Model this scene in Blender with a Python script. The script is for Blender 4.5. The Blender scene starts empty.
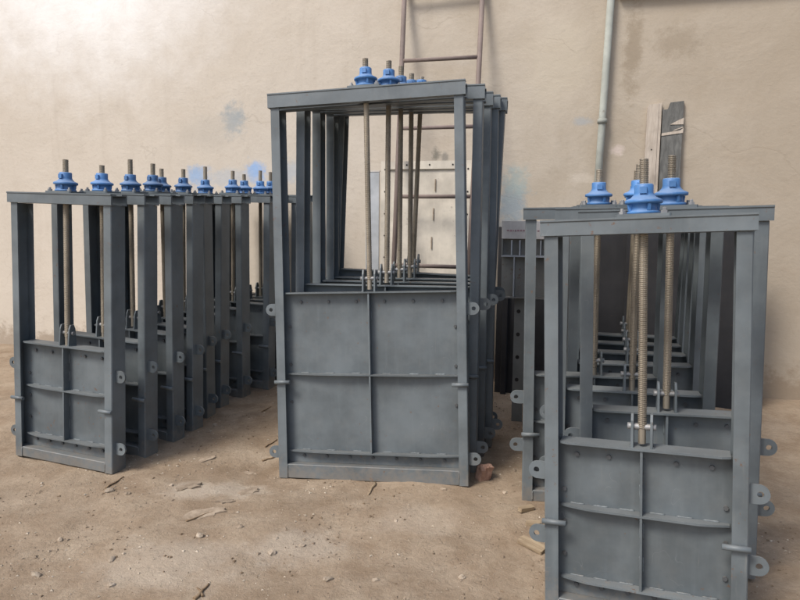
import bpy, bmesh, math, random
from mathutils import Vector, Matrix, noise

# ------------------------------------------------------------------ camera, sky, sun, exposure
scene = bpy.context.scene
C = scene.collection
R = math.radians
EYE, PITCH, FPX = 1.6, R(9.0), 650.0
cam_d = bpy.data.cameras.new('camera')
cam_d.sensor_width = 36.0
cam_d.lens = FPX / 800.0 * 36.0
cam_d.clip_end = 2000.0
cam_d.clip_start = 0.05
cam = bpy.data.objects.new('camera', cam_d)
C.objects.link(cam)
cam.location = (0, 0, EYE)
cam.rotation_euler = (math.pi / 2 - PITCH, 0, 0)
scene.camera = cam

TO_SUN = Vector((-0.60, -0.48, 1.0)).normalized()
world = bpy.data.worlds.new('World')
scene.world = world
world.use_nodes = True
wn = world.node_tree.nodes
wl = world.node_tree.links
wn.clear()
sky = wn.new('ShaderNodeTexSky')
sky.sky_type = 'NISHITA'
sky.sun_disc = False
sky.sun_elevation = math.asin(TO_SUN.z)
sky.sun_rotation = math.atan2(TO_SUN.x, TO_SUN.y)
sky.dust_density = 3.0
sky.ozone_density = 0.7
bg = wn.new('ShaderNodeBackground')
bg.inputs['Strength'].default_value = 0.095
wo = wn.new('ShaderNodeOutputWorld')
wl.new(sky.outputs[0], bg.inputs[0])
wl.new(bg.outputs[0], wo.inputs[0])

sun_d = bpy.data.lights.new('sun', 'SUN')
sun_d.energy = 1.5
sun_d.angle = R(17)
sun_d.color = (1.0, 0.955, 0.89)
sun = bpy.data.objects.new('sun', sun_d)
C.objects.link(sun)
sun.rotation_euler = (-TO_SUN).to_track_quat('-Z', 'Y').to_euler()

scene.view_settings.view_transform = 'Standard'
scene.view_settings.look = 'None'
scene.view_settings.exposure = 0.98
scene.view_settings.gamma = 1.0

random.seed(7)

# ------------------------------------------------------------------ places: pixel of the 800x600 photograph -> point in the yard
WALL_A = R(14.6)
WU = Vector((math.cos(WALL_A), -math.sin(WALL_A), 0))
WV = Vector((math.sin(WALL_A), math.cos(WALL_A), 0))
WALL_C = 5.65
def ray(px, py):
    u, v = (px - 400) / FPX, (300 - py) / FPX
    c, s = math.cos(PITCH), math.sin(PITCH)
    return Vector((u, c + v * s, v * c - s))
def on_ground(px, py, z=0.0):
    d = ray(px, py)
    return Vector((0, 0, EYE)) + d * ((z - EYE) / d.z)
def on_wall(px, py, off=0.0):
    d = ray(px, py)
    return Vector((0, 0, EYE)) + d * ((WALL_C - off) / d.dot(WV))
def wall_sz(px, py):
    p = on_wall(px, py)
    return p.dot(WU), p.z

# ------------------------------------------------------------------ node helpers
def new_mat(name):
    m = bpy.data.materials.new(name)
    m.use_nodes = True
    nt = m.node_tree
    nt.nodes.clear()
    out = nt.nodes.new('ShaderNodeOutputMaterial')
    b = nt.nodes.new('ShaderNodeBsdfPrincipled')
    nt.links.new(b.outputs[0], out.inputs[0])
    return m, nt, b
class NT:
    def __init__(s, nt): s.nt = nt
    def n(s, t, **kw):
        nd = s.nt.nodes.new(t)
        for k, v in kw.items(): setattr(nd, k, v)
        return nd
    def l(s, a, b): s.nt.links.new(a, b)
    def val(s, x, sock):
        if isinstance(x, (int, float)): sock.default_value = x
        elif isinstance(x, (tuple, list)): sock.default_value = tuple(x) + (1,) * (len(sock.default_value) - len(x))
        else: s.l(x, sock)
    def math(s, op, a, b=0.0, clamp=False):
        nd = s.n('ShaderNodeMath', operation=op, use_clamp=clamp)
        s.val(a, nd.inputs[0]); s.val(b, nd.inputs[1])
        return nd.outputs[0]
    def mix(s, f, a, b, mode='MIX'):
        nd = s.n('ShaderNodeMix', data_type='RGBA', blend_type=mode)
        s.val(f, nd.inputs[0]); s.val(a, nd.inputs[6]); s.val(b, nd.inputs[7])
        return nd.outputs[2]
    def noise(s, co, scale, detail=4, rough=0.55, dist=0.0):
        nd = s.n('ShaderNodeTexNoise')
        nd.inputs['Scale'].default_value = scale
        nd.inputs['Detail'].default_value = detail
        nd.inputs['Roughness'].default_value = rough
        nd.inputs['Distortion'].default_value = dist
        if co is not None: s.l(co, nd.inputs['Vector'])
        return nd.outputs[0]
    def ramp(s, f, lo, hi):
        nd = s.n('ShaderNodeMapRange', interpolation_type='SMOOTHSTEP')
        s.l(f, nd.inputs[0]); nd.inputs[1].default_value = lo; nd.inputs[2].default_value = hi
        return nd.outputs[0]
    def scaled(s, co, v):
        nd = s.n('ShaderNodeVectorMath', operation='MULTIPLY')
        s.l(co, nd.inputs[0]); nd.inputs[1].default_value = v
        return nd.outputs[0]
    def bump(s, h, strength, dist, b, prev=None):
        nd = s.n('ShaderNodeBump')
        nd.inputs['Strength'].default_value = strength
        nd.inputs['Distance'].default_value = dist
        s.l(h, nd.inputs['Height'])
        if prev is not None: s.l(prev, nd.inputs['Normal'])
        if b is not None: s.l(nd.outputs[0], b.inputs['Normal'])
        return nd.outputs[0]

def paint_mat(name, col, dust=(0.30, 0.25, 0.19), dust_amt=0.35, rough=0.42, wear=0.0, metallic=0.0, spec=0.5, vary=0.22, rough_bump=0.12, splash=False):
    """brushed workshop paint: uneven film, settled dust, small chips"""
    m, nt, b = new_mat(name); N = NT(nt)
    co = N.n('ShaderNodeTexCoord').outputs['Object']
    info = N.n('ShaderNodeObjectInfo').outputs['Random']
    off = N.n('ShaderNodeVectorMath', operation='ADD')
    N.l(co, off.inputs[0])
    sc = N.n('ShaderNodeCombineXYZ'); rv = N.math('MULTIPLY', info, 37.0)
    for i in range(3): N.l(rv, sc.inputs[i])
    N.l(sc.outputs[0], off.inputs[1]); co2 = off.outputs[0]
    big = N.noise(co2, 3.2, 5, 0.6)
    fine = N.noise(co2, 60, 3, 0.6)
    streak = N.noise(N.scaled(co2, (26, 26, 2.0)), 1.0, 4, 0.6)
    dark = tuple(c * 0.78 for c in col); light = tuple(min(1, c * 1.22 + 0.006) for c in col)
    c1 = N.mix(N.ramp(big, 0.3, 0.72), dark, light)
    c1 = N.mix(N.math('MULTIPLY', N.ramp(streak, 0.5, 0.8), 0.28), c1, tuple(c * 1.35 + .01 for c in col))
    # tint differs a little from piece to piece
    hs = N.n('ShaderNodeHueSaturation'); N.l(c1, hs.inputs['Color'])
    N.l(N.math('ADD', N.math('MULTIPLY', info, vary), 1.0 - vary / 2), hs.inputs['Value'])
    c1 = hs.outputs[0]
    nz = N.n('ShaderNodeNewGeometry').outputs['Normal']
    sx = N.n('ShaderNodeSeparateXYZ'); N.l(nz, sx.inputs[0])
    up = N.ramp(sx.outputs[2], 0.35, 0.95)
    spots = N.ramp(N.noise(co2, 11, 6, 0.7), 0.42, 0.7)
    d = N.math('MULTIPLY', N.math('ADD', N.math('MULTIPLY', up, 0.75), N.math('MULTIPLY', spots, 0.28)), dust_amt, True)
    c1 = N.mix(d, c1, dust)
    if wear > 0:
        chips = N.ramp(N.math('ADD', N.noise(co2, 34, 8, 0.75), N.math('MULTIPLY', N.noise(co2, 2.3, 3), 0.25)), 0.765, 0.80)
        c1 = N.mix(N.math('MULTIPLY', chips, wear), c1, (0.13, 0.075, 0.045))
    if splash:
        sc1 = N.math('ABSOLUTE', N.math('SUBTRACT', N.noise(N.scaled(co2, (9, 9, 5)), 1.0, 2, 0.5), 0.5))
        sm = N.math('MULTIPLY', N.math('SUBTRACT', 1.0, N.ramp(sc1, 0.0, 0.0035)), N.ramp(N.noise(co2, 7, 3), 0.54, 0.64))
        c1 = N.mix(N.math('MULTIPLY', sm, 0.22), c1, (0.27, 0.28, 0.285))
        lz = N.n('ShaderNodeSeparateXYZ'); N.l(co, lz.inputs[0])
        mud = N.math('SUBTRACT', N.math('MULTIPLY', N.noise(co2, 24, 7, 0.7), 0.75), N.math('MULTIPLY', lz.outputs[2], 1.3))
        c1 = N.mix(N.math('MULTIPLY', N.ramp(mud, 0.18, 0.42), 0.34), c1, (0.255, 0.20, 0.145))
        drip = N.ramp(N.noise(N.scaled(co2, (55, 55, 3.0)), 1.0, 4, 0.65), 0.62, 0.74)
        c1 = N.mix(N.math('MULTIPLY', N.math('MULTIPLY', drip, N.ramp(N.noise(co2, 1.7, 3), 0.45, 0.65)), 0.35), c1, (0.20, 0.195, 0.18))
    N.l(c1, b.inputs['Base Color'])
    r = N.math('ADD', N.math('MULTIPLY', big, 0.25), rough - 0.1)
    r = N.math('ADD', r, N.math('MULTIPLY', d, 0.35), True)
    N.l(r, b.inputs['Roughness'])
    b.inputs['Metallic'].default_value = metallic
    b.inputs['Specular IOR Level'].default_value = spec
    brush = N.noise(N.scaled(co2, (140, 140, 9.0)), 1.0, 3, 0.6)
    n1 = N.bump(brush, 0.10, 0.002, None, N.bump(fine, rough_bump, 0.002, None))
    N.bump(N.noise(co2, 5, 2, 0.5), 0.22, 0.012, b, n1)
    return m

MAT = {}
MAT['grey'] = paint_mat('grey_steel_paint', (0.106, 0.125, 0.135), dust=(0.25, 0.235, 0.205), dust_amt=0.26, rough=0.44, wear=0.85, splash=True)
MAT['blue'] = paint_mat('blue_casting_paint', (0.050, 0.155, 0.36), dust=(0.30, 0.35, 0.41), dust_amt=0.45, rough=0.5, wear=0.8, vary=0.5, rough_bump=0.5)
MAT['bolt'] = paint_mat('zinc_bolt', (0.27, 0.275, 0.28), dust_amt=0.3, rough=0.52, metallic=0.5)
MAT['rivet'] = paint_mat('painted_bolt', (0.07, 0.075, 0.08), dust_amt=0.2, rough=0.6)
MAT['rod'] = paint_mat('greasy_threaded_steel', (0.34, 0.30, 0.24), dust=(0.15, 0.115, 0.07), dust_amt=0.6, rough=0.48, metallic=0.55)
MAT['pipe'] = paint_mat('weathered_pipe_paint', (0.31, 0.325, 0.29), dust_amt=0.35, rough=0.75, wear=0.5)
MAT['ladder'] = paint_mat('rusty_red_oxide', (0.165, 0.125, 0.11), dust=(0.33, 0.28, 0.25), dust_amt=0.45, rough=0.7, wear=0.6)
MAT['cream'] = paint_mat('cream_primer', (0.57, 0.525, 0.445), dust=(0.34, 0.29, 0.22), dust_amt=0.35, rough=0.62, wear=0.5)
MAT['white'] = paint_mat('faded_white_paint', (0.60, 0.575, 0.54), dust_amt=0.3, rough=0.55, wear=0.15)
MAT['oldgrey'] = paint_mat('old_grey_green_paint', (0.18, 0.185, 0.175), dust_amt=0.4, rough=0.6, wear=0.8)
MAT['redprint'] = paint_mat('faded_red_print', (0.34, 0.20, 0.22), dust_amt=0.2, rough=0.6)
MAT['hole'] = paint_mat('bolt_hole_dark', (0.02, 0.018, 0.016), dust_amt=0.0, rough=0.9)

def wood_mat(name, a, bcol, scale=(3, 30, 30)):
    m, nt, b = new_mat(name); N = NT(nt)
    co = N.n('ShaderNodeTexCoord').outputs['Object']
    g = N.noise(N.scaled(co, scale), 2.2, 6, 0.65, 0.6)
    c = N.mix(N.ramp(g, 0.3, 0.7), a, bcol)
    c = N.mix(N.math('MULTIPLY', N.ramp(N.noise(co, 5, 4), 0.5, 0.75), 0.5), c, tuple(x * 0.5 for x in a))
    N.l(c, b.inputs['Base Color'])
    b.inputs['Roughness'].default_value = 0.85
    b.inputs['Specular IOR Level'].default_value = 0.2
    N.bump(g, 0.4, 0.004, b)
    return m
MAT['paleboard'] = wood_mat('pale_board', (0.40, 0.34, 0.28), (0.52, 0.46, 0.39), (30, 30, 3))
MAT['greyboard'] = wood_mat('grey_board', (0.10, 0.10, 0.095), (0.17, 0.17, 0.16), (20, 20, 4))
MAT['twig'] = wood_mat('dry_twig', (0.15, 0.10, 0.06), (0.30, 0.22, 0.14), (3, 30, 30))
MAT['timber'] = wood_mat('dirty_timber', (0.23, 0.17, 0.11), (0.38, 0.30, 0.20), (3, 30, 30))

def earth_piece(name, a, bcol, scale=14):
    m, nt, b = new_mat(name); N = NT(nt)
    co = N.n('ShaderNodeTexCoord').outputs['Object']
    info = N.n('ShaderNodeObjectInfo').outputs['Random']
    g = N.noise(co, scale, 6, 0.65)
    c = N.mix(N.ramp(g, 0.3, 0.7), a, bcol)
    hs = N.n('ShaderNodeHueSaturation'); N.l(c, hs.inputs['Color'])
    N.l(N.math('ADD', N.math('MULTIPLY', info, 0.4), 0.8), hs.inputs['Value'])
    N.l(hs.outputs[0], b.inputs['Base Color'])
    b.inputs['Roughness'].default_value = 0.95
    b.inputs['Specular IOR Level'].default_value = 0.15
    N.bump(N.noise(co, scale * 4, 5, 0.7), 0.6, 0.004, b)
    return m
MAT['stone'] = earth_piece('pale_stone', (0.28, 0.22, 0.16), (0.46, 0.39, 0.31), 25)
MAT['brick'] = earth_piece('broken_brick', (0.28, 0.165, 0.12), (0.42, 0.27, 0.205), 25)
MAT['plaster'] = earth_piece('fallen_plaster', (0.22, 0.17, 0.122), (0.37, 0.30, 0.225), 22)
MAT['gravel'] = earth_piece('grit', (0.18, 0.13, 0.09), (0.40, 0.33, 0.25), 9)

# --- ground
def ground_mat():
    m, nt, b = new_mat('dry_dirt'); N = NT(nt)
    co = N.n('ShaderNodeTexCoord').outputs['Object']
    big = N.noise(co, 0.9, 5, 0.55, 0.3)
    mid = N.noise(co, 4.5, 7, 0.65, 0.15)
    fine = N.noise(co, 38, 6, 0.7)
    grit = N.noise(co, 170, 3, 0.6)
    c = N.mix(N.ramp(mid, 0.32, 0.70), (0.238, 0.176, 0.120), (0.345, 0.275, 0.200))
    crust = N.ramp(N.math('ADD', N.math('MULTIPLY', N.noise(co, 2.9, 7, 0.62, 0.25), 0.8), N.math('MULTIPLY', fine, 0.2)), 0.50, 0.62)
    c = N.mix(N.math('MULTIPLY', crust, 0.55), c, (0.41, 0.335, 0.25))
    damp = N.ramp(N.noise(co, 1.6, 4, 0.5, 0.8), 0.56, 0.72)
    c = N.mix(N.math('MULTIPLY', damp, 0.45), c, (0.135, 0.088, 0.052))
    c = N.mix(N.math('MULTIPLY', N.ramp(fine, 0.35, 0.7), 0.38), c, (0.17, 0.12, 0.078))
    c = N.mix(N.math('MULTIPLY', N.ramp(grit, 0.60, 0.72), 0.5), c, (0.47, 0.41, 0.33))
    c = N.mix(N.math('MULTIPLY', N.ramp(big, 0.35, 0.7), 0.22), c, (0.40, 0.31, 0.215))
    sp = N.n('ShaderNodeSeparateXYZ'); N.l(co, sp.inputs[0])
    wb = N.math('MULTIPLY', N.math('SUBTRACT', N.noise(co, 6, 6, 0.7), 0.5), 1.6)
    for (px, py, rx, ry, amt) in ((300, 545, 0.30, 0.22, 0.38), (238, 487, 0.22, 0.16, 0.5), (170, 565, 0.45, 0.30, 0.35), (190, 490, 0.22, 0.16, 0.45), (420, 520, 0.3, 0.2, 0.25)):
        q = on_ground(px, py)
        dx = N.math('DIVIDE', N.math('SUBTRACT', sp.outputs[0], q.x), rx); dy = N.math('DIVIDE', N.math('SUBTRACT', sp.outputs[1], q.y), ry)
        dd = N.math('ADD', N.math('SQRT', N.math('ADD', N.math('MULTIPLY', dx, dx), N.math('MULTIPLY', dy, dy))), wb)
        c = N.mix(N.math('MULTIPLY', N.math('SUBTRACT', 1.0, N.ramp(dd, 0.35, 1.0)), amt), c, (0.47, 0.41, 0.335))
    N.l(c, b.inputs['Base Color'])
    b.inputs['Roughness'].default_value = 0.96
    b.inputs['Specular IOR Level'].default_value = 0.12
    n1 = N.bump(crust, 0.25, 0.006, None)
    n2 = N.bump(fine, 0.7, 0.012, None, n1)
    N.bump(grit, 0.55, 0.004, b, n2)
    return m
MAT['ground'] = ground_mat()

# --- rendered wall (object coordinates: x along the wall, z up)
def wall_mat():
    m, nt, b = new_mat('old_rendered_wall'); N = NT(nt)
    co = N.n('ShaderNodeTexCoord').outputs['Object']
    sep = N.n('ShaderNodeSeparateXYZ'); N.l(co, sep.inputs[0])
    X, Z = sep.outputs[0], sep.outputs[2]
    big = N.noise(co, 0.55, 4, 0.5, 0.4)
    mid = N.noise(co, 2.4, 6, 0.6, 0.4)
    fine = N.noise(co, 30, 6, 0.65)
    trowel = N.noise(N.scaled(co, (2.2, 2.2, 7.0)), 1.6, 5, 0.6, 0.8)
    runs = N.noise(N.scaled(co, (7.0, 7.0, 0.55)), 1.0, 5, 0.6)
    c = N.mix(N.ramp(mid, 0.28, 0.74), (0.435, 0.375, 0.298), (0.505, 0.446, 0.368))
    # light falloff painted in: browner towards the right, paler towards the left
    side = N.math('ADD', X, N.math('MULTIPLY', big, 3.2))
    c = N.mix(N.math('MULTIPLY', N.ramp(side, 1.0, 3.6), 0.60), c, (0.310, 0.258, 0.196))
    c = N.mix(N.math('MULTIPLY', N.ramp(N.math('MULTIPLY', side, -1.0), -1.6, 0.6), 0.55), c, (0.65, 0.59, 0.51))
    c = N.mix(N.math('MULTIPLY', N.ramp(trowel, 0.5, 0.75), 0.13), c, (0.40, 0.32, 0.23))
    c = N.mix(N.math('MULTIPLY', N.ramp(runs, 0.52, 0.74), 0.13), c, (0.33, 0.27, 0.20))
    c = N.mix(N.math('MULTIPLY', N.ramp(fine, 0.5, 0.8), 0.22), c, (0.30, 0.24, 0.17))
    wob = N.math('MULTIPLY', N.math('SUBTRACT', N.noise(co, 3.5, 5, 0.6), 0.5), 1.1)
    wob2 = N.math('MULTIPLY', N.math('SUBTRACT', N.noise(co, 10, 8, 0.78), 0.5), 2.6)
    def blob(c, px, py, rx, rz, col, amt, w=None):
        s0, z0 = wall_sz(px, py)
        dx = N.math('DIVIDE', N.math('SUBTRACT', X, s0), rx)
        dz = N.math('DIVIDE', N.math('SUBTRACT', Z, z0), rz)
        d = N.math('SQRT', N.math('ADD', N.math('MULTIPLY', dx, dx), N.math('MULTIPLY', dz, dz)))
        d = N.math('ADD', d, w if w is not None else wob)
        f = N.math('SUBTRACT', 1.0, N.ramp(d, 0.25, 1.1))
        return N.mix(N.math('MULTIPLY', f, amt), c, col)
    # bright light at the upper left, painted into the wall colour as white
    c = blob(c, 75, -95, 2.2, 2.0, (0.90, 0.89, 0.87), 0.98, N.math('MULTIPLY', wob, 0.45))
    # blue overspray and soot marks
    c = blob(c, 198, 176, 0.14, 0.13, (0.24, 0.40, 0.64), 0.75, wob2)
    c = blob(c, 256, 172, 0.13, 0.13, (0.24, 0.42, 0.72), 0.80, wob2)
    c = blob(c, 228, 178, 0.34, 0.12, (0.42, 0.46, 0.50), 0.55, wob2)
    c = blob(c, 234, 120, 0.15, 0.18, (0.33, 0.36, 0.37), 0.85, wob2)
    c = blob(c, 208, 132, 0.42, 0.20, (0.46, 0.42, 0.36), 0.55)
    c = blob(c, 290, 172, 0.16, 0.14, (0.42, 0.45, 0.48), 0.7, wob2)
    c = blob(c, 511, 205, 0.17, 0.30, (0.29, 0.34, 0.37), 0.9, wob2)
    c = blob(c, 516, 182, 0.14, 0.16, (0.36, 0.42, 0.40), 0.7, wob2)
    c = blob(c, 583, 121, 0.10, 0.04, (0.36, 0.38, 0.39), 0.7, wob2)
    c = blob(c, 633, 50, 0.09, 0.45, (0.25, 0.20, 0.14), 0.6, wob2)
    c = blob(c, 678, 42, 0.22, 0.16, (0.27, 0.22, 0.16), 0.5, wob2)
    c = blob(c, 436, 155, 0.05, 0.07, (0.20, 0.19, 0.16), 0.8, wob2)
    c = blob(c, 445, 157, 0.04, 0.05, (0.22, 0.21, 0.19), 0.7, wob2)
    c = blob(c, 560, 60, 0.35, 0.5, (0.52, 0.46, 0.36), 0.5)
    c = blob(c, 618, 150, 0.07, 0.05, (0.62, 0.53, 0.48), 0.7, wob2)
    c = blob(c, 582, 178, 0.12, 0.05, (0.58, 0.52, 0.44), 0.6, wob2)
    # hairline cracks
    vor = N.n('ShaderNodeTexVoronoi', feature='DISTANCE_TO_EDGE')
    wv = N.n('ShaderNodeVectorMath', operation='ADD')
    nn = N.n('ShaderNodeTexNoise'); nn.inputs['Scale'].default_value = 2.5; nn.inputs['Detail'].default_value = 6; N.l(co, nn.inputs['Vector'])
    sc = N.scaled(nn.outputs['Color'], (0.6, 0.0, 0.6))
    N.l(N.scaled(co, (0.7, 0.0, 1.2)), wv.inputs[0]); N.l(sc, wv.inputs[1])
    N.l(wv.outputs[0], vor.inputs['Vector']); vor.inputs['Scale'].default_value = 1.0
    crack = N.math('SUBTRACT', 1.0, N.ramp(vor.outputs['Distance'], 0.0, 0.006))
    crack = N.math('MULTIPLY', crack, N.ramp(N.noise(co, 1.3, 3), 0.5, 0.62))
    c = N.mix(N.math('MULTIPLY', crack, 0.14), c, (0.22, 0.17, 0.12))
    # earth splashed up the foot
    foot = N.math('SUBTRACT', 1.0, N.ramp(N.math('ADD', Z, N.math('MULTIPLY', N.noise(co, 7, 7, 0.72), -0.8)), -0.32, -0.12))
    c = N.mix(N.math('MULTIPLY', foot, 0.6), c, (0.23, 0.17, 0.115))
    N.l(c, b.inputs['Base Color'])
    b.inputs['Roughness'].default_value = 0.93
    b.inputs['Specular IOR Level'].default_value = 0.15
    n1 = N.bump(trowel, 0.14, 0.010, None, N.bump(mid, 0.30, 0.03, None))
    n2 = N.bump(fine, 0.45, 0.005, None, n1)
    N.bump(crack, 0.15, -0.003, b, n2)
    return m
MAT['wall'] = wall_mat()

# ------------------------------------------------------------------ mesh helpers
class MB:
    def __init__(s): s.v, s.f, s.smooth = [], [], []
    def add(s, vs, fs, smooth=False):
        o = len(s.v); s.v += [tuple(v) for v in vs]
        for f in fs: s.f.append([i + o for i in f]); s.smooth.append(smooth)
    def prism(s, prof, axis, a, b):
        """2D outline (counter-clockwise) pushed along an axis: z: (x,y), x: (y,z), y: (x,z)"""
        n = len(prof)
        def P(p, h):
            return (p[0], p[1], h) if axis == 'z' else (h, p[0], p[1]) if axis == 'x' else (p[0], h, p[1])
        vs = [P(p, a) for p in prof] + [P(p, b) for p in prof]
        fs = [[i, (i + 1) % n, n + (i + 1) % n, n + i] for i in range(n)] + [list(range(n))[::-1], [n + i for i in range(n)]]
        s.add(vs, fs)
    def box(s, x0, x1, y0, y1, z0, z1, ch=0.0):
        if ch <= 0:
            s.prism([(x0, y0), (x1, y0), (x1, y1), (x0, y1)], 'z', z0, z1)
        else:
            s.prism([(x0 + ch, y0), (x1 - ch, y0), (x1, y0 + ch), (x1, y1 - ch), (x1 - ch, y1), (x0 + ch, y1), (x0, y1 - ch), (x0, y0 + ch)], 'z', z0, z1)
    def lathe(s, prof, n=20, c=(0, 0, 0), smooth=True):
        vs, fs = [], []
        for r, z in prof:
            for i in range(n):
                a = 2 * math.pi * i / n
                vs.append((c[0] + r * math.cos(a), c[1] + r * math.sin(a), c[2] + z))
        for k in range(len(prof) - 1):
            for i in range(n):
                j = (i + 1) % n
                fs.append([k * n + i, k * n + j, (k + 1) * n + j, (k + 1) * n + i])
        s.add(vs, fs, smooth)
        m = len(prof)
        s.add([], [])
        o = len(s.v) - m * n
        s.f.append([o + i for i in range(n)][::-1]); s.smooth.append(False)
        s.f.append([o + (m - 1) * n + i for i in range(n)]); s.smooth.append(False)
    def tube(s, pts, rad, n=10):
        pts = [Vector(p) for p in pts]
        rings = []
        for i, p in enumerate(pts):
            d = (pts[min(i + 1, len(pts) - 1)] - pts[max(i - 1, 0)]).normalized()
            a = d.orthogonal().normalized() if i == 0 else (rings[-1][1] - d * rings[-1][1].dot(d)).normalized()
            rings.append((p, a, d.cross(a)))
        vs, fs = [], []
        for i, (p, a, b2) in enumerate(rings):
            r = rad[i] if isinstance(rad, (list, tuple)) else rad
            for k in range(n):
                t = 2 * math.pi * k / n
                vs.append(p + a * (r * math.cos(t)) + b2 * (r * math.sin(t)))
        for i in range(len(pts) - 1):
            for k in range(n):
                j = (k + 1) % n
                fs.append([i * n + k, i * n + j, (i + 1) * n + j, (i + 1) * n + k])
        s.add(vs, fs, True)
        o = len(s.v) - len(pts) * n
        s.f.append([o + i for i in range(n)][::-1]); s.smooth.append(False)
        s.f.append([o + (len(pts) - 1) * n + i for i in range(n)]); s.smooth.append(False)
    def mesh(s, name, mat):
        me = bpy.data.meshes.new(name)
        me.from_pydata(s.v, [], s.f)
        for p, sm in zip(me.polygons, s.smooth): p.use_smooth = sm
        me.materials.append(MAT[mat])
        bm = bmesh.new(); bm.from_mesh(me)
        bmesh.ops.recalc_face_normals(bm, faces=bm.faces)
        bm.to_mesh(me); bm.free()
        me.update()
        return me
def obj(name, me, parent=None, loc=(0, 0, 0), rot=None):
    o = bpy.data.objects.new(name, me)
    C.objects.link(o)
    o.parent = parent
    o.location = loc
    if rot: o.rotation_euler = rot
    return o
def tag(o, label, cat, group=None):
    o['label'] = label; o['category'] = cat
    if group: o['group'] = group
    return o
def thing(name, label, cat, loc, rot=(0, 0, 0), group=None):
    o = bpy.data.objects.new(name, None)
    o.empty_display_size = 0.1
    C.objects.link(o)
    o.location = loc; o.rotation_euler = rot
    return tag(o, label, cat, group)
def copy_tree(o, parent=None):
    c = o.copy(); C.objects.link(c); c.parent = parent
    for ch in [x for x in list(bpy.data.objects) if x.parent == o]: copy_tree(ch, c)
    return c

# ------------------------------------------------------------------ ground
def gh(x, y):
    h = 0.016 * noise.fractal(Vector((x * 0.9, y * 0.9, 3.1)), 0.9, 2.1, 3)
    h += 0.011 * noise.fractal(Vector((x * 2.3, y * 2.3, 5.3)), 0.9, 2.1, 2)
    h += 0.008 * noise.fractal(Vector((x * 5, y * 5, 7.7)), 0.9, 2.1, 4)
    h -= 0.034 * math.exp(-((x + 0.71) ** 2 + (y - 3.61) ** 2) / 0.16)
    h += 0.016 * math.exp(-((x - 0.38) ** 2 + (y - 3.39) ** 2) / 0.16)
    h -= 0.040 * math.exp(-((x - 0.58) ** 2 + (y - 2.37) ** 2) / 0.12)
    h += 0.003 * abs(noise.noise(Vector((x * 17, y * 17, 1.7))))
    return h
def graded(lo, hi, step, far):
    xs = [lo + i * step for i in range(int((hi - lo) / step) + 1)]
    a, d = xs[-1], step
    while a < far: d *= 1.5; a += d; xs.append(a)
    a, d = xs[0], step
    while a > -far: d *= 1.5; a -= d; xs.insert(0, a)
    return xs
gx, gy = graded(-3.2, 3.2, 0.028, 400), graded(1.2, 6.2, 0.028, 400)
vs = [(x, y, gh(x, y) if abs(x) < 6 and 0 < y < 9 else 0.0) for y in gy for x in gx]
nx = len(gx)
fs = [[j * nx + i, j * nx + i + 1, (j + 1) * nx + i + 1, (j + 1) * nx + i] for j in range(len(gy) - 1) for i in range(nx - 1)]
gm = bpy.data.meshes.new('ground'); gm.from_pydata(vs, [], fs)
for p in gm.polygons: p.use_smooth = True
gm.materials.append(MAT['ground'])
ground = obj('ground', gm); ground['kind'] = 'structure'

# ------------------------------------------------------------------ wall behind the yard, with ledge
mb = MB()
WX0, WX1, WH = -9.0, 8.0, 4.6
n = 60
vs, fs = [], []
for k in range(25):
    for i in range(n + 1):
        x = WX0 + (WX1 - WX0) * i / n; z = -0.3 + (WH + 0.3) * k / 24
        vs.append((x, -0.012 * noise.noise(Vector((x * 0.8, 5.0, z * 0.8))), z))
for k in range(24):
    for i in range(n):
        a = k * (n + 1) + i
        fs.append([a, a + 1, a + n + 2, a + n + 1])
mb.add(vs, fs, True)
mb.box(WX0, WX1, 0.02, 0.24, -0.3, WH)
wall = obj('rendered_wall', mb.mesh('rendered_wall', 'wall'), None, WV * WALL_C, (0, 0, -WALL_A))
tag(wall, 'long cream and tan rendered wall with painted-in glare and stains behind the yard', 'wall')
s0, z0 = wall_sz(619, -2)
mb = MB(); mb.box(s0, WX1 - 0.1, -0.06, 0.01, z0, z0 + 0.12)
obj('ledge', mb.mesh('ledge', 'wall'), wall)

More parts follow.
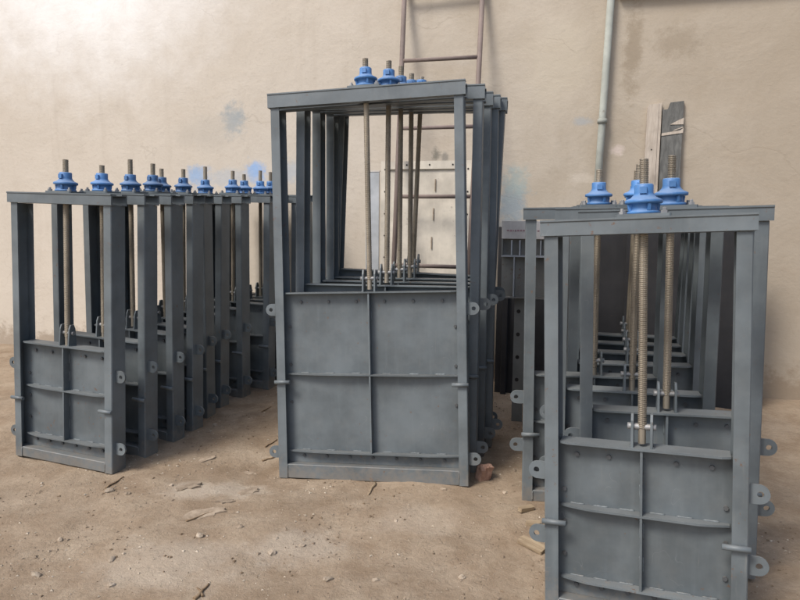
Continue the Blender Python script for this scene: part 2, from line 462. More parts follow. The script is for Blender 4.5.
# ------------------------------------------------------------------ sluice gates
def chan_v(x_out, sgn, w, d, t):
    """channel seen from above, web on the outside, open towards the gate's middle"""
    c = 0.004
    p = [(0, c), (c, 0), (w, 0), (w, t), (t, t), (t, d - t), (w, d - t), (w, d), (c, d), (0, d - c)]
    q = [(x_out - sgn * a, b) for a, b in p]
    return q
def make_gate(W, H, leaf_z, mid_z, low_z, bb, tb, lug_z, bar_z, rod_up, rod_r):
    root = bpy.data.objects.new('sluice_gate', None); root.empty_display_size = 0.1
    C.objects.link(root)
    w, d, t = 0.053, 0.112, 0.007
    hw = W / 2
    for sg in (-1, 1):
        mb = MB(); mb.prism(chan_v(sg * hw, sg, w, d, t), 'z', 0, H - tb + 0.001)
        obj('side_post', mb.mesh('side_post', 'grey'), root)
    # bottom channel
    mb = MB(); c = 0.003
    y0, y1 = 0.002, d - 0.002
    mb.prism([(y0 + c, 0.001), (y1, 0.001), (y1, t), (y0 + t, t), (y0 + t, bb - t), (y1, bb - t), (y1, bb), (y0 + c, bb), (y0, bb - c), (y0, 0.001 + c)], 'x', -hw + t + 0.001, hw - t - 0.001)
    obj('bottom_beam', mb.mesh('bottom_beam', 'grey'), root)
    # top: a pair of channels back to back with the screw between them
    L = hw + 0.012
    fl = 0.042
    for k in (0, 1):
        if k == 0: pr = [(-0.012, 0.0), (fl - 0.012, 0.0), (fl - 0.012, t), (t - 0.008, t), (t - 0.008, tb - t), (fl - 0.012, tb - t), (fl - 0.012, tb), (-0.016, tb), (-0.016, tb - t), (-0.012, tb - t - 0.004)]
        else: pr = [(d - fl, 0.0), (d, 0.0), (d, tb), (d - fl, tb), (d - fl, tb - t), (d - t, tb - t), (d - t, t), (d - fl, t)]
        mb = MB(); mb.prism([(a, b + H - tb + 0.002) for a, b in pr], 'x', -L, L)
        obj('top_beam', mb.mesh('top_beam', 'grey'), root)
    yc = d / 2 - 0.006
    zt = H + 0.002
    mb = MB(); mb.box(-0.095, 0.095, yc - 0.062, yc + 0.062, zt, zt + 0.011, 0.006)
    obj('base_plate', mb.mesh('base_plate', 'grey'), root)
    # screw nut housing
    zb = zt + 0.011
    mb = MB()
    mb.lathe([(0.058, 0), (0.058, 0.010), (0.047, 0.013), (0.044, 0.034), (0.050, 0.037), (0.064, 0.039), (0.066, 0.043), (0.066, 0.050), (0.060, 0.054), (0.046, 0.060), (0.037, 0.070), (0.034, 0.078), (0.034, 0.106), (0.030, 0.110), (0.019, 0.110)], 28)
    for a in range(4):
        an = a * math.pi / 2 + 0.4
        ca, sa = math.cos(an), math.sin(an)
        prof = [(0.040, 0.012), (0.056, 0.012), (0.060, 0.037), (0.040, 0.037)]
        vs = []
        for off in (-0.005, 0.005):
            for r_, z_ in prof: vs.append((r_ * ca - off * sa, r_ * sa + off * ca, z_))
        mb.add(vs, [[0, 1, 2, 3][::-1], [4, 5, 6, 7], [0, 1, 5, 4], [1, 2, 6, 5], [2, 3, 7, 6], [3, 0, 4, 7]])
    mb.box(-0.012, 0.012, -0.043, -0.030, 0.074, 0.098)
    nut = obj('nut_housing', mb.mesh('nut_housing', 'blue'), root, (0, yc, zb))
    bm_ = MB(); bm_.lathe([(0.0125, 0), (0.0125, 0.010), (0.007, 0.0105), (0.007, 0.019), (0.005, 0.021)], 6, smooth=False)
    bolt_me = bm_.mesh('bolt', 'bolt')
    for sx in (-1, 1):
        for sy in (-1, 1):
            obj('bolt', bolt_me, nut, (sx * 0.072, sy * 0.045, 0.0), (0, 0, sx * 0.3 + sy))
    # threaded spindle
    z1, z2, pit = leaf_z + 0.012, H + rod_up, 0.0072
    nr = int((z2 - z1) / pit * 3); ns = 12
    vs, fs = [], []
    for i in range(nr + 1):
        for k in range(ns):
            zz = z1 + (z2 - z1) * i / nr
            ph = (i / 3.0 + k / ns) % 1.0
            rr = rod_r * (1.0 if ph < 0.5 else 0.86)
            if zz < z1 + 0.06: rr = rod_r * 0.84
            a = 2 * math.pi * k / ns
            vs.append((rr * math.cos(a), yc + rr * math.sin(a), zz))
    for i in range(nr):
        for k in range(ns):
            j = (k + 1) % ns
            fs.append([i * ns + k, i * ns + j, (i + 1) * ns + j, (i + 1) * ns + k])
    fs.append(list(range(ns))[::-1]); fs.append([nr * ns + k for k in range(ns)])
    mb = MB(); mb.add(vs, fs)
    obj('spindle', mb.mesh('spindle', 'rod'), root)
    # the leaf and its stiffeners
    py = 0.058
    lx = hw - t - 0.006
    mb = MB(); mb.box(-lx, lx, py, py + 0.008, bb + 0.001, leaf_z - 0.008)
    leaf = obj('gate_leaf', mb.mesh('gate_leaf', 'grey'), root)
    ix = hw - w - 0.004
    mb = MB(); mb.prism([(-ix, 0.018), (-ix + 0.03, 0.006), (ix - 0.03, 0.006), (ix, 0.018), (ix, d - 0.012), (-ix, d - 0.012)], 'z', leaf_z - 0.008, leaf_z)
    obj('top_flange', mb.mesh('top_flange', 'grey'), leaf)
    def rib(z):
        n = 12; pts = []
        for i in range(n + 1):
            u = -1 + 2 * i / n
            yy = 0.010 + 0.026 * max(0.0, abs(u) - 0.62) ** 1.4 / 0.38 ** 1.4
            pts.append((u * ix, yy))
        mb = MB(); mb.prism(pts + [(ix, py - 0.001), (-ix, py - 0.001)], 'z', z - 0.008, z)
        obj('stiffener_rib', mb.mesh('stiffener_rib', 'grey'), leaf)
    rib(mid_z); rib(low_z)
    for za, zb_ in ((low_z + 0.0005, mid_z - 0.0085), (mid_z + 0.0005, leaf_z - 0.0085)):
        mb = MB(); mb.box(-0.0045, 0.0045, 0.012, py - 0.001, za, zb_)
        obj('stiffener_rib', mb.mesh('stiffener_rib', 'grey'), leaf)
    rv = MB(); rv.prism([(0.009 * math.cos(k * math.pi / 3), 0.009 * math.sin(k * math.pi / 3)) for k in range(6)], 'y', -0.009, 0.0)
    rv_me = rv.mesh('leaf_bolt', 'rivet')
    nb = 6 if W > 0.9 else 5
    for i in range(nb):
        x = -ix + 2 * ix * (i + 0.5) / nb
        if abs(x) > 0.02: obj('leaf_bolt', rv_me, leaf, (x, py, leaf_z - 0.055), (0, random.random(), 0))
    for i in range(nb + 1):
        x = -ix + 2 * ix * (i + 0.6) / (nb + 1.2)
        obj('leaf_bolt', rv_me, leaf, (x, py, (low_z + bb) / 2 + 0.004), (0, random.random(), 0))
    for i in range(3):
        obj('leaf_bolt', rv_me, leaf, (-ix + 0.012, py, leaf_z - 0.2 - i * 0.24 * (leaf_z - low_z)), (0, random.random(), 0))
        obj('leaf_bolt', rv_me, leaf, (ix - 0.012, py, leaf_z - 0.2 - i * 0.24 * (leaf_z - low_z)), (0, random.random(), 0))
    # weld beads
    def bead(par, p, q):
        p, q = Vector(p), Vector(q); n_ = max(4, int((q - p).length / 0.006)); pts = []
        for k in range(n_ + 1): pts.append(p.lerp(q, k / n_))
        m_ = MB(); m_.tube(pts, [random.uniform(0.0028, 0.0048) * (0.5 if k in (0, n_) else 1) for k in range(n_ + 1)], 6)
        obj('weld_bead', m_.mesh('weld_bead', 'grey'), par)
    for sg in (-1, 1):
        bead(root, (sg * (hw - w - 0.001), 0.001, 0.006), (sg * (hw - w - 0.001), 0.001, bb - 0.004))
        bead(root, (sg * (hw - 0.004), -0.001, H - tb + 0.001), (sg * (hw - w + 0.004), -0.001, H - tb + 0.001))
        for zz in (mid_z, low_z):
            for u in (0.18, 0.5, 0.8):
                bead(leaf, (sg * ix * u - 0.028, py - 0.002, zz + 0.001), (sg * ix * u + 0.028, py - 0.002, zz + 0.001))
        for u in (0.3, 0.75): bead(leaf, (sg * 0.006, py - 0.002, low_z + (mid_z - low_z) * u - 0.03), (sg * 0.006, py - 0.002, low_z + (mid_z - low_z) * u + 0.03))
        for u in (0.3, 0.7): bead(leaf, (sg * 0.006, py - 0.002, mid_z + (leaf_z - mid_z) * u - 0.03), (sg * 0.006, py - 0.002, mid_z + (leaf_z - mid_z) * u + 0.03))
        bead(leaf, (sg * 0.041, yc - 0.026, leaf_z + 0.001), (sg * 0.041, yc + 0.026, leaf_z + 0.001))
    # clevis
    ch = 0.125
    for sg in (-1, 1):
        pr = [(-0.030, 0), (0.030, 0), (0.022, ch * 0.8), (0.012, ch), (-0.012, ch), (-0.022, ch * 0.8)]
        mb = MB(); mb.prism([(yc + a, leaf_z + b) for a, b in pr], 'x', sg * 0.034 - 0.0045, sg * 0.034 + 0.0045)
        obj('clevis_plate', mb.mesh('clevis_plate', 'grey'), leaf)
    mb = MB(); mb.tube([(-0.052, yc, leaf_z + 0.075), (-0.040, yc, leaf_z + 0.075), (0.040, yc, leaf_z + 0.075), (0.050, yc, leaf_z + 0.075)], [0.013, 0.013, 0.012, 0.012], 8)
    obj('clevis_pin', mb.mesh('clevis_pin', 'bolt'), leaf)
    # fixing lugs
    N_ = 20; lr, lc, hr = 0.035, 0.034, 0.0115
    for sg in (-1, 1):
        vs = []
        for yy in (-0.005, 0.005):
            for k in range(N_):
                a = 2 * math.pi * (k + 0.5) / N_
                ca, sa = math.cos(a), math.sin(a)
                r_ = lr if ca >= 0 else min(lr / max(abs(sa), 1e-6), lc / abs(ca))
                vs.append((sg * (lc + r_ * ca), yy, r_ * sa))
            for k in range(N_):
                a = 2 * math.pi * (k + 0.5) / N_
                vs.append((sg * (lc + 0.004 + hr * math.cos(a)), yy, hr * math.sin(a)))
        fs = []
        for k in range(N_):
            j = (k + 1) % N_
            fs += [[k, j, N_ + j, N_ + k], [2 * N_ + k, 3 * N_ + k, 3 * N_ + j, 2 * N_ + j], [k, 2 * N_ + k, 2 * N_ + j, j], [N_ + k, N_ + j, 3 * N_ + j, 3 * N_ + k]]
        for z in lug_z:
            mb = MB(); mb.add([(a + sg * (hw - 0.0005), b_ + 0.034, c_ + z) for a, b_, c_ in vs], fs)
            obj('lug', mb.mesh('lug', 'grey'), root)
    # wedge bars across the posts
    for sg in (-1, 1):
        x = sg * (hw - w * 0.5 - 0.012)
        mb = MB(); mb.tube([(x - 0.046, -0.0105, bar_z), (x + 0.046, -0.0105, bar_z + 0.001)], 0.011, 10)
        obj('wedge_bar', mb.mesh('wedge_bar', 'grey'), root)
    root['dims'] = (W, H, d)
    return root
def pose(o, x, y, yaw, lean, roll):
    W, H, d = o['dims']
    M = Matrix.Rotation(R(yaw), 4, 'Z') @ Matrix.Rotation(R(lean), 4, 'X') @ Matrix.Rotation(R(roll), 4, 'Y')
    o.rotation_mode = 'XYZ'
    o.rotation_euler = M.to_euler('XYZ')
    best = 1e9
    for sx in (-1, 1):
        for yy in (0, d):
            q = M @ Vector((sx * W / 2, yy, 0))
            best = min(best, q.z - gh(x + q.x, y + q.y))
    o.location = (x, y, -best - 0.006)

def place_all(proto, rows, group):
    used = False
    for (x, y, yaw, lean, roll, drod, label) in rows:
        o = proto if not used else copy_tree(proto)
        used = True
        pose(o, x, y, yaw, lean, roll)
        tag(o, label, 'sluice gate', group)
        for ch in [c for c in o.children_recursive]:
            if ch.name.startswith('spindle'): ch.location.z += drod

tall = make_gate(1.113, 2.226, 1.085, 0.612, 0.158, 0.082, 0.080, (0.985, 0.145), 0.565, 0.175, 0.0165)
place_all(tall, [
    (-0.165, 3.502, -11.3, -6.6, -2.3, 0.0, 'tall grey steel sluice gate at the front of the central stack, fully in view'),
    (-0.104, 3.700, -11.8, -5.8, -0.5, 0.0, 'tall grey sluice gate second from the front in the central stack'),
    (-0.024, 3.960, -10.5, -4.0, -0.2, 0.01, 'tall grey sluice gate in the middle of the central stack, third from the front'),
    (0.045, 4.120, -11.5, -3.8, -0.3, -0.01, 'tall grey sluice gate fourth from the front in the central stack'),
    (0.030, 4.270, -11.5, -3.6, 1.8, -0.03, 'rearmost tall grey sluice gate of the central stack, leaning right, nearest the ladder'),
], 'tall sluice gates stacked in the centre')

small_r = make_gate(0.712, 1.544, 0.688, 0.432, 0.140, 0.062, 0.060, (0.56, 0.30), 0.370, 0.215, 0.0165)
place_all(small_r, [
    (0.904, 2.225, -23.5, -4.5, -3.0, 0.0, 'small grey sluice gate at the front of the right stack, cut by the lower edge'),
    (1.140, 2.590, -15.5, -2.0, -2.0, 0.0, 'small grey sluice gate second from the front in the right stack'),
    (1.090, 2.900, -15.0, -2.0, -1.0, -0.02, 'small grey sluice gate third from the front in the right stack'),
    (1.000, 3.190, -10.0, -1.5, -0.9, -0.03, 'small grey sluice gate fourth in the right stack, sticking out to the left'),
    (1.295, 3.450, -12, -1.3, -1, 0, 'small grey sluice gate fifth from the front in the right stack'),
    (1.366, 3.700, -12, -1.3, -0.5, 0.02, 'small grey sluice gate sixth from the front in the right stack'),
    (1.440, 3.950, -13, -1.3, -0.5, 0, 'small grey sluice gate second from the back of the right stack'),
    (1.506, 4.200, -13, -1.3, 0.3, 0.01, 'rearmost small grey sluice gate of the right stack, nearest the wall boards'),
], 'small sluice gates stacked on the right')

small_l = make_gate(0.750, 1.615, 0.720, 0.450, 0.145, 0.062, 0.062, (0.575, 0.145), 0.370, 0.215, 0.0165)
nth = ['nearest the camera', 'second', 'third', 'fourth', 'fifth', 'sixth', 'seventh', 'eighth', 'ninth', 'tenth', 'last, against the wall']
Lp = [(-2.033, 3.710, -19.3, -3.6, 1.3), (-1.925, 3.957, -21.5, -2.9, 1.2), (-1.840, 4.229, -22.5, -1.7, 2.2), (-1.774, 4.42, -22.0, -2.0, 0.9),
      (-1.770, 4.68, -17.0, -1.0, 2.0), (-1.727, 4.922, -20.0, -1.7, 1.1), (-1.616, 5.19, -22.0, -2.0, 0.2), (-1.46, 5.40, -19.0, -1.8, 0.3),
      (-1.36, 5.56, -17.0, -1.6, 0.4), (-1.28, 5.70, -16.0, -1.4, 0.2), (-1.19, 5.83, -15.0, -1.2, 0.0)]
place_all(small_l, [(x, y, a, b, c + (0.0, 0.3, -0.5, 0.9, -0.8, 0.8, 0.4, 1.0, -0.5, 0.9, 0.3)[i], random.uniform(-.035, .03),
          ('small grey sluice gate with blue nut, %s of the left row' if 0 < i < 10 else 'small grey sluice gate of the left row, %s') % (nth[i] + (' from the front' if 0 < i < 10 else '')))
          for i, (x, y, a, b, c) in enumerate(Lp)], 'small sluice gates standing in the left row')

# ------------------------------------------------------------------ ladder against the wall
def wp(px, py, off): return on_wall(px, py, off)
lt, lb = wp(404.5, -6, 0.07), wp(394, 262, 0.52)
rt, rb = wp(482.5, -6, 0.07), wp(469.5, 262, 0.52)
def ext(a, b, z): return b + (a - b) * ((z - b.z) / (a.z - b.z))
lad = thing('ladder', 'rusty brown steel ladder leaning on the wall behind the central stack', 'ladder', ext(lt, lb, 0.0))
base = lad.location.copy()
for a, b in ((lt, lb), (rt, rb)):
    mb = MB(); mb.tube([ext(a, b, 0.0) - base, ext(a, b, 3.9) - base], 0.021, 12)
    obj('rail', mb.mesh('rail', 'ladder'), lad)
zr = on_wall(403, 63, 0.1).z
sp = zr - on_wall(400, 129, 0.25).z
k = 1
while zr + k * sp < 3.9: k += 1
for i in range(-1 - int((zr) / sp), k):
    z = zr + i * sp
    if z < 0.15: continue
    mb = MB(); mb.tube([ext(lt, lb, z) - base, ext(rt, rb, z) - base], 0.0165, 10)
    obj('rung', mb.mesh('rung', 'ladder'), lad)

# ------------------------------------------------------------------ pipe on the wall
a, b = on_wall(611.5, -8, 0.05), on_wall(598, 180, 0.05)
p0, p1 = ext(a, b, 0.0), ext(a, b, 4.2)
pp = thing('wall_pipe', 'pale grey green pipe running up the wall right of the ladder', 'pipe', p0)
mb = MB(); mb.tube([(0, 0, 0), p1 - p0], 0.029, 14); obj('pipe_run', mb.mesh('pipe_run', 'pipe'), pp)
for z in (0.9, 2.2, 3.6):
    q = ext(a, b, z) - p0
    mb = MB(); mb.tube([q + Vector((0, 0, -0.018)), q + Vector((0, 0, 0.018))], 0.038, 14); obj('pipe_clip', mb.mesh('pipe_clip', 'pipe'), pp)

# ------------------------------------------------------------------ boards leaning on the wall at the right
def board(name, px_l, px_r, top_l, top_r, mat, thick, label, lean_off, ragged=False):
    tl, tr = on_wall(px_l, top_l, lean_off), on_wall(px_r, top_r, lean_off)
    o = thing(name, label, 'board', Vector((tl.x, tl.y, 0)) - WV * 0.10, (R(-3.0), 0, -WALL_A))
    wdt = (tr - tl).dot(WU)
    h = tl.z / math.cos(R(3))
    dz = tr.z - tl.z
    mb = MB()
    if ragged: pr = [(0, 0), (wdt, 0), (wdt, h + dz + 0.02), (wdt * 0.35, h + 0.02), (wdt * 0.25, h - 0.03), (0, h - 0.035)]
    else: pr = [(0, 0), (wdt, 0), (wdt, h + dz), (wdt * 0.2, h), (0, h - 0.02)]
    mb.prism(pr, 'y', 0.0, thick)
    obj('board_face', mb.mesh('board_face', mat), o)
    return o, wdt, h
bo, bw, bh = board('pale_board', 648, 659.5, 104, 103, 'paleboard', 0.045, 'pale plastered plank leaning upright against the wall at the right', 0.06)
mb = MB(); mb.prism([(bw + 0.002, 0), (bw + 0.022, 0), (bw + 0.022, bh + 0.01), (bw + 0.002, bh + 0.005)], 'y', 0.004, 0.05)
obj('edge_strip', mb.mesh('edge_strip', 'paleboard'), bo)
for z in (bh - 0.35, bh - 0.8):
    mb = MB(); mb.prism([(0.045 + 0.006 * math.cos(k), z + 0.006 * math.sin(k)) for k in (0, 1.05, 2.1, 3.14, 4.19, 5.24)], 'y', -0.002, 0.01)
    obj('nail', mb.mesh('nail', 'hole'), bo)
go_, gw, gh_ = board('grey_board', 663.5, 684.5, 105, 103, 'greyboard', 0.02, 'weathered dark grey board with torn white strips against the wall', 0.05, True)
for pr in ([(0.0, gh_ - 0.235), (gw + 0.004, gh_ - 0.215), (gw + 0.006, gh_ - 0.175), (gw * 0.9, gh_ - 0.195), (0.0, gh_ - 0.215)],
           [(gw * 0.38, gh_ - 0.15), (gw + 0.004, gh_ - 0.15), (gw + 0.006, gh_ - 0.10), (gw * 0.8, gh_ - 0.115)],
           [(gw * 0.55, gh_ - 0.20), (gw + 0.002, gh_ - 0.175), (gw + 0.002, gh_ - 0.168), (gw * 0.6, gh_ - 0.19)]):
    mb = MB(); mb.prism(pr, 'y', -0.005, -0.001); obj('torn_strip', mb.mesh('torn_strip', 'paleboard'), go_)

# ------------------------------------------------------------------ cream flanged panel behind the central stack
tl, tr = on_wall(381, 161, 0.25), on_wall(473, 157, 0.25)
pw, ph_ = (tr - tl).dot(WU), tl.z
pan = thing('flanged_panel', 'cream flanged steel panel with bolt holes standing behind the central stack', 'panel', Vector((tl.x, tl.y, 0)) - WV * 0.10, (R(-3), 0, -WALL_A))
mb = MB(); mb.box(0.02, pw - 0.02, 0.018, 0.026, 0.02, ph_ - 0.02); obj('panel_plate', mb.mesh('panel_plate', 'cream'), pan)
fw = 0.068
mb = MB(); mb.box(0, fw, 0, 0.016, 0, ph_); me = mb.mesh('flange', 'cream')
obj('flange', me, pan); obj('flange', me, pan, (pw - fw, 0, 0))
mb = MB(); mb.box(fw + 0.001, pw - fw - 0.001, 0.001, 0.016, ph_ - fw, ph_ - 0.002); me = mb.mesh('flange', 'cream')
obj('flange', me, pan); obj('flange', me, pan, (0, 0, -ph_ + fw + 0.003))
mb = MB(); mb.prism([(0.0075 * math.cos(k * math.pi / 5), 0.0075 * math.sin(k * math.pi / 5)) for k in range(10)], 'y', -0.002, 0.004)
hm = mb.mesh('bolt_hole', 'hole')
for i in range(10):
    for x in (fw * 0.55, pw - fw * 0.55): obj('bolt_hole', hm, pan, (x, 0, ph_ - 0.07 - i * 0.185))
for i in range(3): obj('bolt_hole', hm, pan, (pw * (0.25 + 0.25 * i) + 0.03, 0.001, ph_ - fw * 0.5))
mb = MB(); mb.box(-0.004, 0.004, -0.001, 0.012, 0, 0.10); rm = mb.mesh('weld_mark', 'stone')
for i in range(3): obj('weld_mark', rm, pan, (pw * 0.60 - i * 0.012, 0.009, ph_ - 0.25 - i * 0.24))
# pale blue sheet beside it
tl2 = on_wall(366, 172, 0.16); tr2 = on_wall(379.5, 172, 0.16)
mb = MB(); w2 = (tr2 - tl2).dot(WU); mb.box(0, w2, 0, 0.012, 0, tl2.z, 0.003)
sh = thing('pale_sheet', 'narrow pale blue grey sheet left of the cream flanged panel', 'sheet', Vector((tl2.x, tl2.y, 0)) - WV * 0.07, (R(-2), 0, -WALL_A))
MAT['palesheet'] = paint_mat('pale_blue_sheet', (0.42, 0.45, 0.48), dust_amt=0.3, rough=0.6)
obj('sheet_face', mb.mesh('sheet_face', 'palesheet'), sh)
mb = MB(); mb.box(-0.004, w2 + 0.004, -0.003, 0.015, tl2.z + 0.001, tl2.z + 0.012); obj('sheet_cap', mb.mesh('sheet_cap', 'white'), sh)

# ------------------------------------------------------------------ old ribbed frame with a white head plate between the stacks
D = 1.15
q0, q1 = on_wall(502, 221, D), on_wall(570, 221, D)
zt_, zm_, zr_, zb_ = on_wall(502, 221, D).z, on_wall(502, 238.5, D).z, on_wall(502, 256, D).z, on_wall(502, 298, D).z
fwid = (q1 - q0).dot(WU)
fr = thing('ribbed_frame', 'old grey ribbed steel frame with white head plate between central and right stacks', 'frame', (q0.x, q0.y, 0), (0, 0, -WALL_A))
mb = MB(); mb.box(0, fwid, 0, 0.03, zm_, zt_, 0.004); hp = obj('head_plate', mb.mesh('head_plate', 'white'), fr)
zc = (zt_ + zm_) / 2 - 0.005
x = 0.035
while x < fwid - 0.05:
    wd = random.uniform(0.008, 0.016)
    mb = MB(); mb.box(x, x + wd, -0.0012, -0.0002, zc - random.uniform(0.004, 0.007), zc + random.uniform(0.004, 0.007)); obj('faded_print', mb.mesh('faded_print', 'redprint'), hp)
    x += wd + 0.005
mb = MB(); mb.box(0, fwid, 0.05, 0.06, zb_, zm_ - 0.001); obj('back_plate', mb.mesh('back_plate', 'oldgrey'), fr)
mb = MB(); mb.box(0, fwid, 0.0, 0.049, zr_ - 0.005, zr_ + 0.005); obj('cross_rib', mb.mesh('cross_rib', 'palesheet'), fr)
mb = MB(); mb.box(0, fwid, 0.005, 0.049, zb_, zb_ + 0.008); obj('cross_rib', mb.mesh('cross_rib', 'oldgrey'), fr)
for xx in (0.065, 0.12, 0.26, 0.40):
    mb = MB(); mb.box(xx, xx + 0.008, 0.002, 0.049, zr_ + 0.006, zm_ - 0.012); obj('short_rib', mb.mesh('short_rib', 'palesheet'), fr)
for xx in (0.085, 0.30):
    mb = MB(); mb.box(xx, xx + 0.008, 0.002, 0.049, zb_ + 0.009, zr_ - 0.006); obj('short_rib', mb.mesh('short_rib', 'palesheet'), fr)
mb = MB(); mb.box(0, 0.010, 0.0, 0.049, zr_ + 0.006, zm_ - 0.003); obj('short_rib', mb.mesh('short_rib', 'oldgrey'), fr)
hm2 = MB(); hm2.prism([(0.014 * math.cos(k * math.pi / 5), 0.014 * math.sin(k * math.pi / 5)) for k in range(10)], 'y', -0.002, 0.004); hm2 = hm2.mesh('bolt_hole', 'hole')
for xx in (0.095, fwid - 0.09):
    mb = MB(); mb.box(xx, xx + 0.075, 0.062, 0.075, 0.0, zb_ + 0.05); lg = obj('leg_strap', mb.mesh('leg_strap', 'oldgrey'), fr)
    for i in range(5): obj('bolt_hole', hm2, lg, (xx + 0.03, 0.062, zb_ - 0.10 - i * 0.165))

# ------------------------------------------------------------------ sheet behind the right stack, its black standing in for deep shade
MAT['black'] = paint_mat('shade_black_steel', (0.014, 0.014, 0.016), dust_amt=0.05, rough=0.8, wear=0.3)
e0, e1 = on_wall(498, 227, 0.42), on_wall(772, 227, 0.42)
bs = thing('steel_sheet', 'steel sheet coloured black for the shade behind the right stack, before the wall', 'steel sheet', (e0.x, e0.y, 0), (R(-2.5), 0, -WALL_A))
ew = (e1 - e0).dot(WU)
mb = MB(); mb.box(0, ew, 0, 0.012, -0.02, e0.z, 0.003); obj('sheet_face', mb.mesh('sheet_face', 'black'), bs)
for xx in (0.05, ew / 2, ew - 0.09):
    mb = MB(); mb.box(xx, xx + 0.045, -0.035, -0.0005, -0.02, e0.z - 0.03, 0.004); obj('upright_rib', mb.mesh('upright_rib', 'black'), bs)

# ------------------------------------------------------------------ rubble on the ground
def lump(r, squash, seed, flat=0.0):
    bm = bmesh.new(); bmesh.ops.create_icosphere(bm, subdivisions=2, radius=1.0)
    for v in bm.verts:
        n_ = noise.noise(v.co * 1.3 + Vector((seed, 0, 0))) * 0.45 + noise.noise(v.co * 3 + Vector((0, seed, 0))) * 0.15
        v.co *= (1 + n_)
        v.co.x *= r * squash[0]; v.co.y *= r * squash[1]; v.co.z *= r * squash[2]
    me = bpy.data.meshes.new('stone'); bm.to_mesh(me); bm.free()
    return me
def put(name, me, px, py, rz, lift, label, cat, mat, group=None, tilt=(0, 0)):
    me.materials.append(MAT[mat]) if not me.materials else None
    p = on_ground(px, py)
    o = obj(name, me, None, (p.x, p.y, gh(p.x, p.y) + lift), (tilt[0], tilt[1], rz))
    return tag(o, label, cat, group)
# brick fragment by the central stack
bm = bmesh.new(); bmesh.ops.create_cube(bm, size=1.0)
bmesh.ops.subdivide_edges(bm, edges=bm.edges, cuts=3, use_grid_fill=True)
for v in bm.verts:
    v.co = Vector((v.co.x * 0.075, v.co.y * 0.06, v.co.z * 0.095))
    v.co += v.co * 0.25 * noise.noise(v.co * 30) - v.co * (0.18 * max(0, v.co.length - 0.045) / 0.03)
me = bpy.data.meshes.new('brick_fragment'); bm.to_mesh(me); bm.free()
put('brick_fragment', me, 484, 479, 0.5, 0.040, 'pinkish brown brick fragment standing at the right foot of central stack', 'brick', 'brick', None, (0.15, 0.2))
# stones one can count
st = [(109, 492, 0.026, 'pale stone by the foot of the nearest left gate'), (127, 494, 0.016, 'pale stone just right of the larger one at the left row foot'),
      (272, 553, 0.022, 'largest pale stone in the open middle foreground'), (302, 546, 0.014, 'stone right of the largest foreground stone'),
      (276, 540, 0.011, 'pebble just behind the largest foreground stone'), (443, 492, 0.016, 'pale stone in front of the central gate bottom beam'),
      (328, 580, 0.018, 'pale stone at the bottom edge below the central gate'), (112, 560, 0.016, 'upper of two stones at the lower left'),
      (111, 585, 0.016, 'lower of two stones at the lower left'), (171, 486, 0.014, 'stone between left row and the plaster flakes'),
      (200, 537, 0.022, 'flat pale stone below the long plaster flake'), (240, 528, 0.016, 'pale stone right of the flat one at left foreground'),
      (376, 581, 0.014, 'dark brown stone in the centre foreground'), (462, 575, 0.015, 'stone in the foreground toward the right stack'),
      (215, 425, 0.018, 'stone at the shaded edge of the left row'), (200, 420, 0.020, 'pale stone tucked against the left row feet'),
      (505, 492, 0.015, 'stone beside the protruding gate of the right stack'), (480, 497, 0.011, 'pebble below the brick fragment'),
      (396, 522, 0.012, 'pebble a little before the central gate'), (515, 470, 0.012, 'pale pebble in the gap between central and right stacks'),
      (60, 540, 0.016, 'stone at the far lower left before the left row'), (36, 575, 0.018, 'leftmost stone at the lower left corner')]
for i, (px, py, r_, lab) in enumerate(st):
    put('stone', lump(r_, (random.uniform(0.8, 1.3), random.uniform(0.7, 1), random.uniform(0.45, 0.7)), i * 3.3), px, py, random.uniform(0, 6), r_ * 0.18,
        lab, 'stone', 'plaster' if 'pale' in lab and i % 2 else 'stone', 'stones scattered on the dirt')
# flakes of fallen plaster
def flake(px, py, L_, W_, rz, label, tilt):
    n_ = 18; pts = []
    for k in range(n_):
        a = 2 * math.pi * k / n_
        rr = 1 + 0.55 * noise.noise(Vector((math.cos(a) * 2.2, math.sin(a) * 2.2, px))) + random.uniform(-0.12, 0.12)
        pts.append((0.8 * L_ * rr * math.cos(a), 0.85 * W_ * rr * math.sin(a)))
    mb = MB(); mb.prism(pts, 'z', -0.012, 0.0035)
    mb.add([], [])
    put('plaster_flake', mb.mesh('plaster_flake', 'plaster'), px, py, rz, 0.002, label, 'plaster flake', 'plaster', 'flakes of plaster on the dirt', (tilt[0] * 0.6, tilt[1] * 0.6))
flake(188, 487, 0.085, 0.035, 0.5, 'broad pale plaster flake in the dirt before the left row', (0.05, -0.06))
flake(203, 513, 0.14, 0.06, 0.35, 'long dirt coloured plaster flake with a dark edge at left foreground', (0.07, -0.03))
flake(248, 489, 0.075, 0.04, 0.7, 'pale plaster flake left of the central gate foot', (0.06, 0.05))
flake(225, 500, 0.06, 0.022, 0.1, 'narrow plaster flake lying between the two larger flakes', (-0.04, 0.05))
flake(207, 459, 0.075, 0.03, 0.8, 'plaster flake in the shade beside the left row', (0.03, -0.05))
flake(250, 467, 0.05, 0.018, -0.2, 'small plaster flake nearest the central gate left post', (0.05, 0.04))
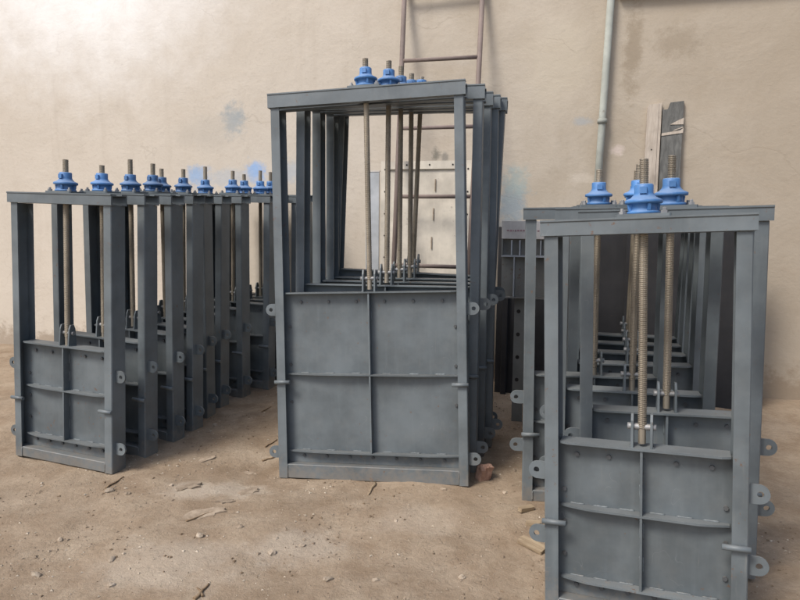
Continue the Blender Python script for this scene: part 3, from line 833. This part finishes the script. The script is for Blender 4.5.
# twigs
def twig(name, a, b_, r_, label, mat='twig', lift=0.005, bend=0.005):
    p, q = on_ground(*a), on_ground(*b_)
    p.z, q.z = gh(p.x, p.y) + lift, gh(q.x, q.y) + lift
    pts = []
    for k in range(6):
        u = k / 5
        w_ = p.lerp(q, u) + Vector((random.uniform(-1, 1), random.uniform(-1, 1), 0)) * bend * (0 < k < 5)
        w_.z = gh(w_.x, w_.y) + lift
        pts.append(w_ - p)
    mb = MB(); mb.tube(pts, [r_ * (1 - 0.1 * k) for k in range(6)], 7)
    o = obj(name, mb.mesh(name, mat), None, p)
    return tag(o, label, 'twig', 'dry twigs on the ground')
twig('twig', (375, 483), (368, 496), 0.009, 'short pale stick poking out under the central gate bottom beam', 'timber')
twig('twig', (262, 456), (276, 453), 0.007, 'dark twig at the left foot of the central gate')
twig('twig', (265, 446), (277, 439), 0.006, 'upper twig beside the central gate left post')
twig('twig', (194, 601), (209, 586), 0.008, 'dark twig at the bottom edge left of centre')
twig('twig', (203, 598), (197, 590), 0.006, 'short twig crossing the dark one at the bottom edge')
twig('twig', (186, 522), (219, 509), 0.005, 'thin twig along the plaster flake at left foreground')
twig('twig', (106, 490), (124, 478), 0.006, 'twig by the foot of the nearest left gate')
twig('twig', (262, 414), (271, 408), 0.005, 'thin twig in the gap between left row and central stack')
# timber scraps at the foot of the right stack
def scrap(px, py, L_, W_, T_, rz, tilt, label):
    mb = MB(); mb.box(-L_ / 2, L_ / 2, -W_ / 2, W_ / 2, -T_ / 2, T_ / 2, 0.004)
    put('timber_scrap', mb.mesh('timber_scrap', 'timber'), px, py, rz, T_ / 2 + 0.003, label, 'timber scrap', 'timber', 'timber scraps by the right stack', tilt)
scrap(532, 546, 0.13, 0.055, 0.016, -0.75, (0.10, 0.08), 'wide timber scrap beside the front post of the right stack')
scrap(526, 513, 0.09, 0.03, 0.02, 0.5, (0.05, 0.10), 'short timber scrap under the left foot of the right stack')
scrap(533, 527, 0.07, 0.03, 0.016, -0.2, (0.0, -0.08), 'smallest timber scrap in the heap at the right stack foot')
# loose grit nobody could count
ico = [(0, 0, 1), (0.9, 0, 0.1), (-0.3, 0.85, 0.0), (-0.6, -0.7, 0.1), (0, 0, -0.7)]
icf = [[0, 1, 2], [0, 2, 3], [0, 3, 1], [4, 2, 1], [4, 3, 2], [4, 1, 3]]
MAT['grit_dark'] = earth_piece('dark_grit', (0.10, 0.07, 0.045), (0.21, 0.155, 0.105), 9)
MAT['grit_pale'] = earth_piece('pale_grit', (0.34, 0.28, 0.21), (0.52, 0.45, 0.36), 9)
for nm, mt, total, sd, lab in (('gravel', 'gravel', 5000, 9.0, 'fine loose brown grit strewn over the dirt'), ('soil_crumbs', 'grit_dark', 1500, 21.0, 'dark soil crumbs strewn over the dirt'), ('plaster_crumbs', 'grit_pale', 2200, 33.0, 'pale plaster crumbs strewn over the dirt')):
    mb = MB(); cnt = 0
    while cnt < total:
        x, y = random.uniform(-2.2, 2.0), random.uniform(1.5, 5.4)
        dens = noise.fractal(Vector((x * 1.7, y * 1.7, sd)), 1.0, 2.0, 3) + 0.2
        if random.random() > dens * 1.6: continue
        cnt += 1
        r_ = random.choice((0.0025, 0.003, 0.003, 0.004, 0.004, 0.005, 0.0065, 0.009)) * random.uniform(0.7, 1.3)
        rz = random.uniform(0, 6.3); ca, sa = math.cos(rz), math.sin(rz)
        z = gh(x, y) + r_ * 0.15
        k = [random.uniform(0.7, 1.4) for _ in range(5)]
        mb.add([(x + r_ * kk * (vx * ca - vy * sa), y + r_ * kk * (vx * sa + vy * ca), z + r_ * 0.6 * vz) for (vx, vy, vz), kk in zip(ico, k)], icf)
    gr = obj(nm, mb.mesh(nm, mt)); gr['kind'] = 'stuff'
    tag(gr, lab, 'gravel')
